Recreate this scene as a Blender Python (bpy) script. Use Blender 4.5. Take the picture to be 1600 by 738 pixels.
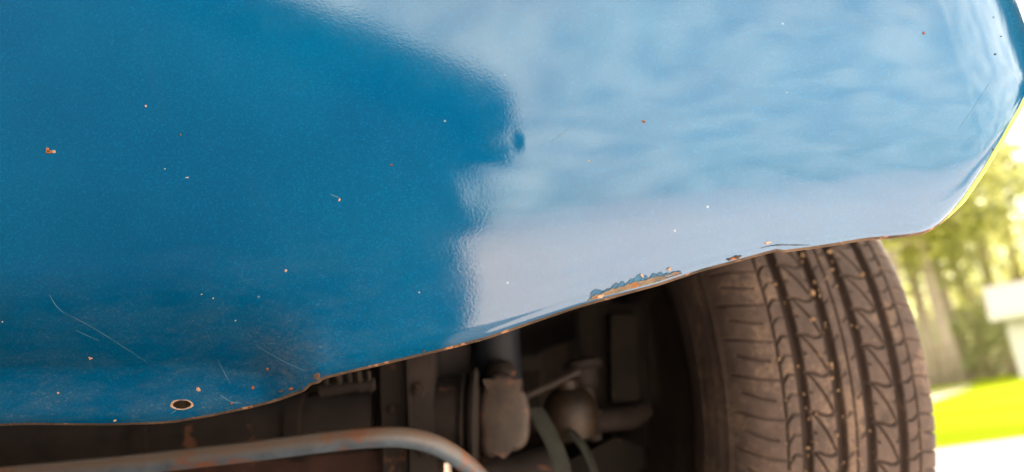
import bpy, bmesh, math, random
import numpy as np
from math import radians, sin, cos, tan, pi, sqrt
from mathutils import Vector, Matrix
from mathutils.bvhtree import BVHTree

for o in list(bpy.data.objects):
    bpy.data.objects.remove(o)
scene = bpy.context.scene
COL = scene.collection
random.seed(7)
RNG = np.random.default_rng(7)

# ------------------------------------------------------------------ camera
PITCH, ROLL, FPX, CAMZ = 14.0, 8.0, 1256.0, 0.30
_p, _r = radians(PITCH), radians(ROLL)
CF = np.array([0, cos(_p), sin(_p)])
_r0 = np.array([1.0, 0, 0]); _u0 = np.array([0, -sin(_p), cos(_p)])
CR = cos(_r) * _r0 - sin(_r) * _u0
CU = sin(_r) * _r0 + cos(_r) * _u0
CC = np.array([0, 0, CAMZ])
cam = bpy.data.cameras.new('camera')
cam.sensor_width = 36.0
cam.lens = 36.0 * FPX / 1600.0
cam.clip_start = 0.02
cam.clip_end = 3000
cam.dof.use_dof = True
cam.dof.focus_distance = 0.44
cam.dof.aperture_fstop = cam.lens / 6.0          # about 6 mm entrance pupil
camo = bpy.data.objects.new('camera', cam)
COL.objects.link(camo)
M = Matrix.Identity(4)
for i in range(3):
    M[i][0] = CR[i]; M[i][1] = CU[i]; M[i][2] = -CF[i]; M[i][3] = CC[i]
camo.matrix_world = M
scene.camera = camo

# ------------------------------------------------------------------ sky, sun, exposure
SUN_EL, SUN_AZ = 43.0, 32.0          # azimuth from +Y towards +X: the sun is behind the car, to the right
world = bpy.data.worlds.new('World')
scene.world = world
world.use_nodes = True
wn, wl = world.node_tree.nodes, world.node_tree.links
wn.clear()
sky = wn.new('ShaderNodeTexSky')
sky.sky_type = 'NISHITA'
sky.sun_disc = False
sky.sun_elevation = radians(SUN_EL)
sky.sun_rotation = radians(SUN_AZ)
sky.air_density = 1.0
sky.dust_density = 5.0
sky.ozone_density = 1.0
tc = wn.new('ShaderNodeTexCoord')
mp = wn.new('ShaderNodeMapping'); mp.inputs['Scale'].default_value = (1.0, 1.0, 3.0)
nz = wn.new('ShaderNodeTexNoise'); nz.inputs['Scale'].default_value = 12.0; nz.inputs['Detail'].default_value = 7.0
nz.inputs['Roughness'].default_value = 0.6
cr = wn.new('ShaderNodeValToRGB')
cr.color_ramp.elements[0].position = 0.40; cr.color_ramp.elements[0].color = (0.36, 0.36, 0.36, 1)
cr.color_ramp.elements[1].position = 0.60; cr.color_ramp.elements[1].color = (0.95, 0.95, 0.95, 1)
cmix = wn.new('ShaderNodeMixRGB'); cmix.inputs['Color2'].default_value = (10.8, 10.2, 8.4, 1)
bg = wn.new('ShaderNodeBackground'); bg.inputs['Strength'].default_value = 0.070
wo = wn.new('ShaderNodeOutputWorld')
wl.new(tc.outputs['Generated'], mp.inputs['Vector'])
wl.new(mp.outputs['Vector'], nz.inputs['Vector'])
wl.new(nz.outputs['Fac'], cr.inputs['Fac'])
wl.new(cr.outputs['Color'], cmix.inputs['Fac'])
wl.new(sky.outputs['Color'], cmix.inputs['Color1'])
wl.new(cmix.outputs['Color'], bg.inputs['Color'])
wl.new(bg.outputs['Background'], wo.inputs['Surface'])

sun = bpy.data.lights.new('sun', 'SUN')
sun.energy = 4.7
sun.angle = radians(0.53)
sun.color = (1.0, 0.93, 0.82)
suno = bpy.data.objects.new('sun', sun)
COL.objects.link(suno)
_sd = Vector((sin(radians(SUN_AZ)) * cos(radians(SUN_EL)), cos(radians(SUN_AZ)) * cos(radians(SUN_EL)), sin(radians(SUN_EL))))
suno.rotation_euler = _sd.to_track_quat('Z', 'Y').to_euler()

scene.view_settings.view_transform = 'Standard'
scene.view_settings.look = 'None'
scene.view_settings.gamma = 1.0
scene.view_settings.exposure = 2.95
scene.view_settings.use_curve_mapping = False
scene.render.engine = 'CYCLES'

# ------------------------------------------------------------------ helpers
def ray(px, py):
    d = CF + (px - 800) / FPX * CR + (369 - py) / FPX * CU
    return d / np.linalg.norm(d)
def at(px, py, y):
    """world point seen at a photograph pixel, at the real distance y in front of the camera"""
    d = ray(px, py)
    return Vector(CC + d * (y / d[1]))
def proj(P):
    v = np.asarray(P) - CC
    w = v @ CF
    return 800 + FPX * (v @ CR) / w, 369 - FPX * (v @ CU) / w

def link(name, me, mats, parent=None, loc=None):
    o = bpy.data.objects.new(name, me)
    COL.objects.link(o)
    if mats is not None:
        for m in (mats if isinstance(mats, (list, tuple)) else [mats]):
            if m.name not in [q.name for q in me.materials if q]:
                me.materials.append(m)
    if parent is not None:
        o.parent = parent
    if loc is not None:
        o.location = loc
    return o
def mesh(name, verts, faces, mats, parent=None, smooth=True, loc=None):
    me = bpy.data.meshes.new(name)
    me.from_pydata([tuple(v) for v in verts], [], [tuple(f) for f in faces])
    me.update()
    if smooth:
        me.polygons.foreach_set('use_smooth', [True] * len(me.polygons))
    return link(name, me, mats, parent, loc)
def bmobj(name, bm, mats, parent=None, smooth=True, loc=None, angle=None):
    bmesh.ops.recalc_face_normals(bm, faces=bm.faces)
    me = bpy.data.meshes.new(name)
    bm.to_mesh(me); bm.free()
    if smooth:
        me.polygons.foreach_set('use_smooth', [True] * len(me.polygons))
        if angle is not None and hasattr(me, 'set_sharp_from_angle'):
            me.set_sharp_from_angle(angle=radians(angle))
    return link(name, me, mats, parent, loc)
def gridmesh(name, P, mats, parent=None, closed_u=False, closed_v=False, flip=False):
    """P: (n, m, 3) array of points -> quads"""
    n, m = P.shape[:2]
    idx = np.arange(n * m).reshape(n, m)
    a = idx if closed_u else idx[:-1]
    b = np.roll(idx, -1, 0) if closed_u else idx[1:]
    if closed_v:
        a2, b2 = np.roll(a, -1, 1), np.roll(b, -1, 1)
    else:
        a2, b2, a, b = a[:, 1:], b[:, 1:], a[:, :-1], b[:, :-1]
    q = np.stack([a, b, b2, a2], -1).reshape(-1, 4)
    if flip:
        q = q[:, ::-1]
    me = bpy.data.meshes.new(name)
    me.vertices.add(n * m)
    me.vertices.foreach_set('co', P.reshape(-1).astype(np.float32))
    me.loops.add(q.size)
    me.loops.foreach_set('vertex_index', q.reshape(-1).astype(np.int32))
    me.polygons.add(len(q))
    me.polygons.foreach_set('loop_start', (np.arange(len(q)) * 4).astype(np.int32))
    me.polygons.foreach_set('use_smooth', np.ones(len(q), bool))
    me.update(calc_edges=True)
    me.validate()
    return link(name, me, mats, parent)
def empty(name, loc, label, cat, group=None):
    o = bpy.data.objects.new(name, None)
    COL.objects.link(o)
    o.location = loc
    o['label'] = label; o['category'] = cat
    if group: o['group'] = group
    return o
def tag(o, label, cat, group=None):
    o['label'] = label; o['category'] = cat
    if group: o['group'] = group
    return o
def catmull(pts, n):
    pts = [Vector(p) for p in pts]
    out = []
    m = len(pts)
    for i in range(m - 1):
        p0 = pts[max(i - 1, 0)]; p1 = pts[i]; p2 = pts[i + 1]; p3 = pts[min(i + 2, m - 1)]
        for k in range(n):
            t = k / n
            out.append(0.5 * ((2 * p1) + (p2 - p0) * t + (2 * p0 - 5 * p1 + 4 * p2 - p3) * t * t + (3 * p1 - p0 - 3 * p2 + p3) * t ** 3))
    out.append(pts[-1])
    return out
def tube(bm, path, rad, seg=16, caps=True, squash=None):
    """rad: number or list; sweeps a ring along a path"""
    path = [Vector(p) for p in path]
    rings = []
    up = Vector((0, 0, 1))
    prev = None
    for i, p in enumerate(path):
        t = (path[min(i + 1, len(path) - 1)] - path[max(i - 1, 0)]).normalized()
        if prev is None:
            a = t.cross(up)
            if a.length < 1e-3: a = t.cross(Vector((1, 0, 0)))
            a.normalize()
        else:
            a = (prev - t * prev.dot(t)).normalized()
        prev = a
        b = t.cross(a)
        r = rad[i] if isinstance(rad, (list, tuple)) else rad
        sx, sy = squash if squash else (1, 1)
        rings.append([bm.verts.new(p + a * (cos(2 * pi * k / seg) * r * sx) + b * (sin(2 * pi * k / seg) * r * sy)) for k in range(seg)])
    for i in range(len(rings) - 1):
        for k in range(seg):
            bm.faces.new((rings[i][k], rings[i][(k + 1) % seg], rings[i + 1][(k + 1) % seg], rings[i + 1][k]))
    if caps:
        bm.faces.new(rings[0][::-1]); bm.faces.new(rings[-1])
    return rings
def lathe(bm, org, axis, prof, seg=32):
    """prof: list of (distance along axis, radius)"""
    axis = Vector(axis).normalized(); org = Vector(org)
    a = axis.cross(Vector((0, 0, 1)))
    if a.length < 1e-3: a = axis.cross(Vector((1, 0, 0)))
    a.normalize(); b = axis.cross(a)
    rings = []
    for (h, r) in prof:
        r = max(r, 1e-5)
        rings.append([bm.verts.new(org + axis * h + (a * cos(2 * pi * k / seg) + b * sin(2 * pi * k / seg)) * r) for k in range(seg)])
    for i in range(len(rings) - 1):
        for k in range(seg):
            bm.faces.new((rings[i][k], rings[i][(k + 1) % seg], rings[i + 1][(k + 1) % seg], rings[i + 1][k]))
    bm.faces.new(rings[0][::-1]); bm.faces.new(rings[-1])
def box(bm, c, s, rot=None, bevel=0.0):
    r = bmesh.ops.create_cube(bm, size=1.0)
    vs = r['verts']
    bmesh.ops.scale(bm, vec=Vector(s), verts=vs)
    if bevel > 0:
        es = list({e for v in vs for e in v.link_edges})
        rb = bmesh.ops.bevel(bm, geom=es, offset=bevel, segments=2, affect='EDGES', profile=0.6)
        vs = list({v for f in rb['faces'] for v in f.verts} | {v for v in vs if v.is_valid})
    if rot is not None:
        bmesh.ops.rotate(bm, cent=(0, 0, 0), matrix=rot, verts=vs)
    bmesh.ops.translate(bm, vec=Vector(c), verts=vs)
    return vs
def prism(bm, poly, off):
    """poly: list of points, extruded by vector off"""
    off = Vector(off)
    a = [bm.verts.new(Vector(p)) for p in poly]
    b = [bm.verts.new(Vector(p) + off) for p in poly]
    n = len(a)
    bm.faces.new(a); bm.faces.new(b[::-1])
    for i in range(n):
        bm.faces.new((a[i], b[i], b[(i + 1) % n], a[(i + 1) % n]))

# ------------------------------------------------------------------ materials
def newmat(name):
    m = bpy.data.materials.new(name)
    m.use_nodes = True
    nt = m.node_tree
    return m, nt.nodes, nt.links, nt.nodes['Principled BSDF']
def noise(n, l, scale, detail=4, rough=0.55, vec=None, coord='Object', sc=None, dist=0.0):
    t = n.new('ShaderNodeTexNoise')
    t.inputs['Scale'].default_value = scale
    t.inputs['Detail'].default_value = detail
    t.inputs['Roughness'].default_value = rough
    t.inputs['Distortion'].default_value = dist
    if vec is None:
        c = n.new('ShaderNodeTexCoord'); vec = c.outputs[coord]
    if sc:
        mpn = n.new('ShaderNodeMapping'); mpn.inputs['Scale'].default_value = sc
        l.new(vec, mpn.inputs['Vector']); vec = mpn.outputs['Vector']
    l.new(vec, t.inputs['Vector'])
    return t.outputs['Fac']
def ramp(n, l, fac, stops):
    r = n.new('ShaderNodeValToRGB')
    e = r.color_ramp.elements
    while len(e) < len(stops): e.new(0.5)
    for k, (p, c) in enumerate(stops):
        e[k].position = p
        e[k].color = (c, c, c, 1) if isinstance(c, (int, float)) else (*c, 1)
    l.new(fac, r.inputs['Fac'])
    return r.outputs['Color']
def mixc(n, l, fac, a, b):
    m = n.new('ShaderNodeMixRGB')
    for s, v in (('Fac', fac), ('Color1', a), ('Color2', b)):
        if isinstance(v, (int, float)): m.inputs[s].default_value = v
        elif isinstance(v, tuple): m.inputs[s].default_value = (*v, 1)
        else: l.new(v, m.inputs[s])
    return m.outputs['Color']
def bump(n, l, p, h, strength, dist, nrm=None, sock='Normal'):
    b = n.new('ShaderNodeBump')
    b.inputs['Strength'].default_value = strength
    b.inputs['Distance'].default_value = dist
    l.new(h, b.inputs['Height'])
    if nrm is not None: l.new(nrm, b.inputs['Normal'])
    if p is not None: l.new(b.outputs['Normal'], p.inputs[sock])
    return b.outputs['Normal']
def worn(name, c1, c2, rough=0.7, scale=30, spec=0.3, c3=None, s3=60, t3=0.62, bmp=0.0006, metal=0.0):
    m, n, l, p = newmat(name)
    col = ramp(n, l, noise(n, l, scale, 6, 0.65), [(0.3, c1), (0.7, c2)])
    if c3:
        msk = ramp(n, l, noise(n, l, s3, 5, 0.6), [(t3, 0.0), (t3 + 0.05, 1.0)])
        col = mixc(n, l, msk, col, c3)
    l.new(col, p.inputs['Base Color'])
    p.inputs['Roughness'].default_value = rough
    p.inputs['Specular IOR Level'].default_value = spec
    p.inputs['Metallic'].default_value = metal
    bump(n, l, p, noise(n, l, scale * 5, 5, 0.7), 0.8, bmp)
    return m

def paint_material():
    m, n, l, p = newmat('blue_car_paint')
    BLUE = (0.0025, 0.115, 0.315)
    big = noise(n, l, 9, 3, 0.5)
    col = ramp(n, l, big, [(0.3, (0.0003, 0.062, 0.154)), (0.7, (0.0005, 0.081, 0.182))])
    # fine metallic flake
    c = n.new('ShaderNodeTexCoord')
    vor = n.new('ShaderNodeTexVoronoi'); vor.inputs['Scale'].default_value = 1500
    l.new(c.outputs['Object'], vor.inputs['Vector'])
    hs = n.new('ShaderNodeSeparateColor'); l.new(vor.outputs['Color'], hs.inputs['Color'])
    fl = ramp(n, l, hs.outputs['Red'], [(0.0, 0.90), (0.85, 1.02), (1.0, 1.3)])
    mul = n.new('ShaderNodeMixRGB'); mul.blend_type = 'MULTIPLY'; mul.inputs['Fac'].default_value = 1.0
    l.new(col, mul.inputs['Color1']); l.new(fl, mul.inputs['Color2'])
    col = mul.outputs['Color']
    # pale dust film: streaks plus specks, more of it low down near the lip
    sep = n.new('ShaderNodeSeparateXYZ'); l.new(c.outputs['Object'], sep.inputs['Vector'])
    low = n.new('ShaderNodeMapRange'); low.inputs['From Min'].default_value = 0.43; low.inputs['From Max'].default_value = 0.33
    l.new(sep.outputs['Z'], low.inputs['Value'])
    lef = n.new('ShaderNodeMapRange'); lef.inputs['From Min'].default_value = -0.02; lef.inputs['From Max'].default_value = -0.14
    l.new(sep.outputs['X'], lef.inputs['Value'])
    ll = n.new('ShaderNodeMath'); ll.operation = 'MULTIPLY'
    l.new(low.outputs['Result'], ll.inputs[0]); l.new(lef.outputs['Result'], ll.inputs[1])
    grime = ramp(n, l, noise(n, l, 45, 7, 0.72, sc=(0.6, 1, 1.6)), [(0.42, 0.0), (0.75, 1.0)])
    g2 = n.new('ShaderNodeMath'); g2.operation = 'MULTIPLY'
    l.new(grime, g2.inputs[0]); l.new(ll.outputs['Value'], g2.inputs[1])
    g3 = n.new('ShaderNodeMath'); g3.operation = 'MULTIPLY'; g3.inputs[1].default_value = 0.30
    l.new(g2.outputs['Value'], g3.inputs[0])
    col = mixc(n, l, g3.outputs['Value'], col, (0.10, 0.14, 0.165))
    gr = ramp(n, l, noise(n, l, 900, 3, 0.7, sc=(0.6, 1, 1)), [(0.56, 0.0), (0.66, 1.0)])
    gm = n.new('ShaderNodeMath'); gm.operation = 'MULTIPLY'
    l.new(gr, gm.inputs[0]); l.new(g2.outputs['Value'], gm.inputs[1])
    gk = n.new('ShaderNodeMath'); gk.operation = 'MULTIPLY'; gk.inputs[1].default_value = 0.55; gk.use_clamp = True
    l.new(gm.outputs['Value'], gk.inputs[0])
    col = mixc(n, l, gk.outputs['Value'], col, (0.17, 0.20, 0.21))
    vd = n.new('ShaderNodeVectorMath'); vd.operation = 'DISTANCE'; vd.inputs[1].default_value = (-0.128, 0.415, 0.347)
    l.new(c.outputs['Object'], vd.inputs[0])
    near = ramp(n, l, vd.outputs['Value'], [(0.008, 1.0), (0.036, 0.0)])
    scr = ramp(n, l, noise(n, l, 420, 6, 0.8, sc=(0.45, 1, 1.3)), [(0.44, 0.0), (0.60, 1.0)])
    s2 = n.new('ShaderNodeMath'); s2.operation = 'MULTIPLY'
    l.new(near, s2.inputs[0]); l.new(scr, s2.inputs[1])
    s3 = n.new('ShaderNodeMath'); s3.operation = 'MULTIPLY'; s3.inputs[1].default_value = 0.28
    l.new(s2.outputs['Value'], s3.inputs[0])
    col = mixc(n, l, s3.outputs['Value'], col, (0.13, 0.13, 0.125))
    film = ramp(n, l, noise(n, l, 26, 6, 0.7, sc=(1.0, 1, 0.5), dist=0.6), [(0.55, 0.0), (0.90, 0.02)])
    col = mixc(n, l, film, col, (0.20, 0.30, 0.38))
    # sparse pale specks
    vs = n.new('ShaderNodeTexVoronoi'); vs.inputs['Scale'].default_value = 95; vs.inputs['Randomness'].default_value = 1.0
    l.new(c.outputs['Object'], vs.inputs['Vector'])
    sp = ramp(n, l, vs.outputs['Distance'], [(0.045, 1.0), (0.075, 0.0)])
    sc2 = n.new('ShaderNodeSeparateColor'); l.new(vs.outputs['Color'], sc2.inputs['Color'])
    keep = ramp(n, l, sc2.outputs['Green'], [(0.90, 0.0), (0.92, 1.0)])
    m1 = n.new('ShaderNodeMath'); m1.operation = 'MULTIPLY'
    l.new(sp, m1.inputs[0]); l.new(keep, m1.inputs[1])
    m2 = n.new('ShaderNodeMath'); m2.operation = 'MULTIPLY'; m2.inputs[1].default_value = 0.35
    l.new(m1.outputs['Value'], m2.inputs[0])
    col = mixc(n, l, m2.outputs['Value'], col, (0.45, 0.52, 0.55))
    l.new(col, p.inputs['Base Color'])
    p.inputs['Roughness'].default_value = 0.40
    p.inputs['Metallic'].default_value = 0.30
    p.inputs['Specular IOR Level'].default_value = 0.0
    p.inputs['Coat Weight'].default_value = 1.0
    p.inputs['Coat IOR'].default_value = 1.68
    rr = ramp(n, l, noise(n, l, 60, 4, 0.6), [(0.3, 0.05), (0.75, 0.105)])
    rm = mixc(n, l, g3.outputs['Value'], rr, (0.6, 0.6, 0.6))
    l.new(rm, p.inputs['Coat Roughness'])
    # orange peel
    op = noise(n, l, 640, 3, 0.6)
    bn = bump(n, l, None, op, 0.075, 0.0003)
    l.new(bn, p.inputs['Coat Normal'])
    return m

PAINT = paint_material()
RUST = worn('rust', (0.12, 0.035, 0.010), (0.28, 0.11, 0.04), 0.9, 300, 0.1, (0.08, 0.03, 0.015), 500, 0.6, 0.0003)
PRIMER = worn('worn_primer', (0.20, 0.13, 0.09), (0.36, 0.26, 0.19), 0.8, 260, 0.2, (0.25, 0.10, 0.04), 420, 0.6, 0.0002)
CHIPW = worn('pale_chip', (0.14, 0.19, 0.22), (0.28, 0.32, 0.34), 0.8, 400, 0.2)
EDGE = worn('worn_lip_edge', (0.022, 0.017, 0.013), (0.10, 0.065, 0.042), 0.8, 60, 0.2, (0.26, 0.13, 0.07), 90, 0.58, 0.0002)
FLAKE = worn('lifted_paint', (0.001, 0.05, 0.13), (0.006, 0.10, 0.20), 0.4, 200, 0.4)
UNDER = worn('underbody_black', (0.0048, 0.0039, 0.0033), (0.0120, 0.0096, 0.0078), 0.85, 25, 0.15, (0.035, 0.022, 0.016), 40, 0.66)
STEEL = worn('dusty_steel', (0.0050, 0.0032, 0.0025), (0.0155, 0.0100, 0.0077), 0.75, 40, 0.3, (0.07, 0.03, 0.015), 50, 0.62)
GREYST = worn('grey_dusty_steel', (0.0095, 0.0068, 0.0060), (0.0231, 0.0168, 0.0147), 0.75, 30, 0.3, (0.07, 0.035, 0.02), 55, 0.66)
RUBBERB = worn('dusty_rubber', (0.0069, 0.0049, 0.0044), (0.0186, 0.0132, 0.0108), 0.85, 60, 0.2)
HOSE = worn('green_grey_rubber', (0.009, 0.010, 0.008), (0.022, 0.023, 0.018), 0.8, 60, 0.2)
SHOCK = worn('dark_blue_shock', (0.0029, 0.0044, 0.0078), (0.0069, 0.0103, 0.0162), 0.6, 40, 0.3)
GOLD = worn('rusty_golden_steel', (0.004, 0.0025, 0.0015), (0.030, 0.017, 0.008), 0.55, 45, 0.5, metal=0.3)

def bar_material():
    m, n, l, p = newmat('blue_grey_bar_paint')
    g = n.new('ShaderNodeNewGeometry')
    s = n.new('ShaderNodeSeparateXYZ'); l.new(g.outputs['Normal'], s.inputs['Vector'])
    nn = noise(n, l, 50, 5, 0.65)
    add = n.new('ShaderNodeMath'); add.operation = 'ADD'
    mm = n.new('ShaderNodeMath'); mm.operation = 'MULTIPLY_ADD'; mm.inputs[1].default_value = 0.8; mm.inputs[2].default_value = -0.1
    l.new(nn, mm.inputs[0]); l.new(s.outputs['Z'], add.inputs[0]); l.new(mm.outputs['Value'], add.inputs[1])
    mr = n.new('ShaderNodeMapRange'); mr.inputs['From Min'].default_value = -0.45; mr.inputs['From Max'].default_value = 0.85; mr.interpolation_type = 'SMOOTHSTEP'
    l.new(add.outputs['Value'], mr.inputs['Value']); dust = mr.outputs['Result']
    base = ramp(n, l, noise(n, l, 70, 5, 0.6), [(0.3, (0.035, 0.055, 0.078)), (0.7, (0.08, 0.11, 0.14))])
    col = mixc(n, l, dust, base, (0.105, 0.075, 0.056))
    rst = ramp(n, l, noise(n, l, 36, 6, 0.7), [(0.53, 0.0), (0.62, 0.9)])
    col = mixc(n, l, rst, col, (0.13, 0.05, 0.022))
    l.new(col, p.inputs['Base Color'])
    p.inputs['Roughness'].default_value = 0.5
    bump(n, l, p, noise(n, l, 300, 4, 0.6), 0.5, 0.0004)
    return m
BAR = bar_material()

def tyre_material():
    m, n, l, p = newmat('dusty_tyre_rubber')
    c = ramp(n, l, noise(n, l, 60, 7, 0.68), [(0.3, (0.028, 0.019, 0.0155)), (0.72, (0.068, 0.046, 0.037))])
    big = noise(n, l, 17, 5, 0.6)
    fine = noise(n, l, 190, 4, 0.7)
    ad = n.new('ShaderNodeMath'); ad.operation = 'MULTIPLY_ADD'; ad.inputs[1].default_value = 0.5
    l.new(fine, ad.inputs[0]); l.new(big, ad.inputs[2])
    mud = ramp(n, l, ad.outputs['Value'], [(0.77, 0.0), (0.99, 1.0)])
    mm = n.new('ShaderNodeMath'); mm.operation = 'MULTIPLY'; mm.inputs[1].default_value = 0.75
    l.new(mud, mm.inputs[0])
    c = mixc(n, l, mm.outputs['Value'], c, (0.15, 0.103, 0.070))
    at_ = n.new('ShaderNodeAttribute'); at_.attribute_name = 'groove_shade'
    c = mixc(n, l, at_.outputs['Fac'], c, (0.022, 0.0135, 0.010))  # shade inside grooves and sipes put into the colour
    l.new(c, p.inputs['Base Color'])
    p.inputs['Roughness'].default_value = 0.82
    p.inputs['Specular IOR Level'].default_value = 0.35
    bump(n, l, p, noise(n, l, 700, 5, 0.7), 0.7, 0.0004)
    return m
TYRE = tyre_material()

def simple(name, col, rough=0.6, metal=0.0, spec=0.5):
    m, n, l, p = newmat(name)
    l.new(ramp(n, l, noise(n, l, 14, 5, 0.6), [(0.3, tuple(0.85 * c for c in col)), (0.7, tuple(min(1.12 * c, 0.95) for c in col))]), p.inputs['Base Color'])
    p.inputs['Roughness'].default_value = rough; p.inputs['Metallic'].default_value = metal
    p.inputs['Specular IOR Level'].default_value = spec
    return m
RIMM = worn('dusty_wheel_steel', (0.014, 0.010, 0.008), (0.04, 0.028, 0.022), 0.8, 30, 0.2)
CHROME = simple('chrome', (0.6, 0.6, 0.6), 0.15, 1.0)
GLASS = simple('dark_glass', (0.015, 0.02, 0.02), 0.05)

# ------------------------------------------------------------------ setting: ground
def ground_mats():
    m, n, l, p = newmat('lawn_grass')
    a = noise(n, l, 0.7, 5, 0.6); b = noise(n, l, 30, 6, 0.75)
    c = ramp(n, l, b, [(0.25, (0.10, 0.14, 0.008)), (0.75, (0.26, 0.27, 0.018))])
    c = mixc(n, l, ramp(n, l, a, [(0.38, 0.0), (0.62, 0.8)]), c, (0.12, 0.15, 0.002))
    l.new(c, p.inputs['Base Color']); p.inputs['Roughness'].default_value = 1.0; p.inputs['Specular IOR Level'].default_value = 0.0
    bump(n, l, p, b, 1.0, 0.05)
    m2, n, l, p = newmat('graded_concrete')
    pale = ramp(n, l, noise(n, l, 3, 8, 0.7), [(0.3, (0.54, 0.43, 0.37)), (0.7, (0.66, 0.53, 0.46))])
    far_tone = ramp(n, l, noise(n, l, 5, 8, 0.7), [(0.3, (0.38, 0.325, 0.30)), (0.7, (0.48, 0.41, 0.38))])
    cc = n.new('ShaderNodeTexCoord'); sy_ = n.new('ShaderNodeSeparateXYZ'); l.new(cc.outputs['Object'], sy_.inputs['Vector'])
    ly = n.new('ShaderNodeMapRange'); ly.inputs['From Min'].default_value = -0.8; ly.inputs['From Max'].default_value = -10.0; ly.inputs['To Min'].default_value = -0.22; ly.inputs['To Max'].default_value = 0.62  # brightness graded with distance in the colour, to soften the mirrored horizon
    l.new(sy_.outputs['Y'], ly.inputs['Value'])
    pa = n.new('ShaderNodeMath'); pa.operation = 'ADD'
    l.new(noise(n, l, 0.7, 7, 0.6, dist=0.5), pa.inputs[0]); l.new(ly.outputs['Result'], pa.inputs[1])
    c = mixc(n, l, ramp(n, l, pa.outputs['Value'], [(0.36, 0.0), (1.0, 1.0)]), pale, far_tone)
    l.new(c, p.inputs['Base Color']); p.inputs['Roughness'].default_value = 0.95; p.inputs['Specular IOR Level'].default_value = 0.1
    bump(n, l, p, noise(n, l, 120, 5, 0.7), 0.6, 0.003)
    m3, n, l, p = newmat('added_dark_mulch')
    c = ramp(n, l, noise(n, l, 40, 8, 0.75), [(0.3, (0.006, 0.004, 0.003)), (0.7, (0.016, 0.010, 0.007))])
    l.new(c, p.inputs['Base Color']); p.inputs['Roughness'].default_value = 1.0; p.inputs['Specular IOR Level'].default_value = 0.0
    bump(n, l, p, noise(n, l, 60, 6, 0.75), 1.0, 0.03)
    m4, n, l, p = newmat('gravel_path')
    c = ramp(n, l, noise(n, l, 25, 6, 0.7), [(0.3, (0.20, 0.18, 0.11)), (0.7, (0.28, 0.25, 0.16))])
    l.new(c, p.inputs['Base Color']); p.inputs['Roughness'].default_value = 1.0; p.inputs['Specular IOR Level'].default_value = 0.0
    return m, m2, m3, m4
GRASS, CONC, DARKBED, GRAVEL = ground_mats()
def sheet(name, poly, z, m):
    o = mesh(name, [(x, y, z) for x, y in poly], [tuple(range(len(poly)))], m, None, False)
    o['kind'] = 'structure'
    return o
sheet('ground', [(-900, -900), (900, -900), (900, 900), (-900, 900)], 0.0, GRASS)
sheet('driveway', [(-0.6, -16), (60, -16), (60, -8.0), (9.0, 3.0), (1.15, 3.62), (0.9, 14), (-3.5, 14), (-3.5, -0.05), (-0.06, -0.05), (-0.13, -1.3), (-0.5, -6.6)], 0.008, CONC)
sheet('added_street', [(-300, -300), (300, -300), (300, -15.5), (-300, -15.5)], 0.004, CONC)  # unseen, added to keep the mirrored horizon pale
sheet('pavement', [(1.0, 1.6), (12, 1.2), (9.0, 3.02), (1.15, 3.64)], 0.012, worn('grey_pavement', (0.17, 0.145, 0.135), (0.23, 0.195, 0.18), 1.0, 5, 0.0))
sheet('added_dark_bed', [(-9, -7.0), (-0.52, -7.0), (-0.5, -6.6), (-0.13, -1.3), (-0.07, -0.05), (-0.04, 0.62), (-9, 0.62)], 0.012, DARKBED)  # unseen dark ground, added to keep the lower mirror image dark
DIRT = worn('dry_dirt', (0.0910, 0.0577, 0.0367), (0.1260, 0.0840, 0.0542), .95, 6, .1)
sheet('dirt_track', [(-3.6, 3.0), (0.85, 3.0), (0.8, 30), (-9, 30)], 0.013, DIRT)
def gp(px, py):
    d = ray(px, py); q = CC - d * CC[2] / d[2]; return (q[0], q[1])
sheet('path', [gp(1380, 650), gp(1380, 632), gp(1450, 615), gp(1500, 605), gp(1520, 602), gp(1515, 607), gp(1450, 630)], 0.006, GRAVEL)

# ------------------------------------------------------------------ car body: the dented front corner panel
CAR = empty('car', (-0.45, 1.9, 0.0), 'old blue car with scraped rusty lower front corner and dusty front tyre', 'car')
_ci = Matrix.Translation((0.45, -1.9, 0.0))
def part(o):
    """parent a world-space mesh to the car without moving it"""
    o.parent = CAR
    o.matrix_parent_inverse = _ci
    return o
def sub(o, par):
    o.parent = par
    return o

ZM, RB, RT = 0.474, 0.46, 2.5
XS, RC = 0.262, 0.140           # start and radius of the side corner
SLOPE_R = 1.3
s0 = XS / SLOPE_R
TH0 = math.atan(s0)
ARC = RC * (pi / 2 - TH0)
_xc = XS - RC * sin(TH0)
_yc = 0.40 + XS * XS / (2 * SLOPE_R) + RC * cos(TH0)
X_SIDE = _xc + RC
def plan(s):
    """plan curve of the body corner: s < XS is x itself, then arc length round the corner and back"""
    if s <= XS:
        return s, 0.40 + (max(s, 0) ** 2) / (2 * SLOPE_R) + (min(s, 0) ** 2) / 20.0, math.atan(max(s, 0) / SLOPE_R)
    a = s - XS
    if a < ARC:
        t = TH0 + a / RC
        return _xc + RC * sin(t), _yc - RC * cos(t), t
    return X_SIDE, _yc + (a - ARC), pi / 2

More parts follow.
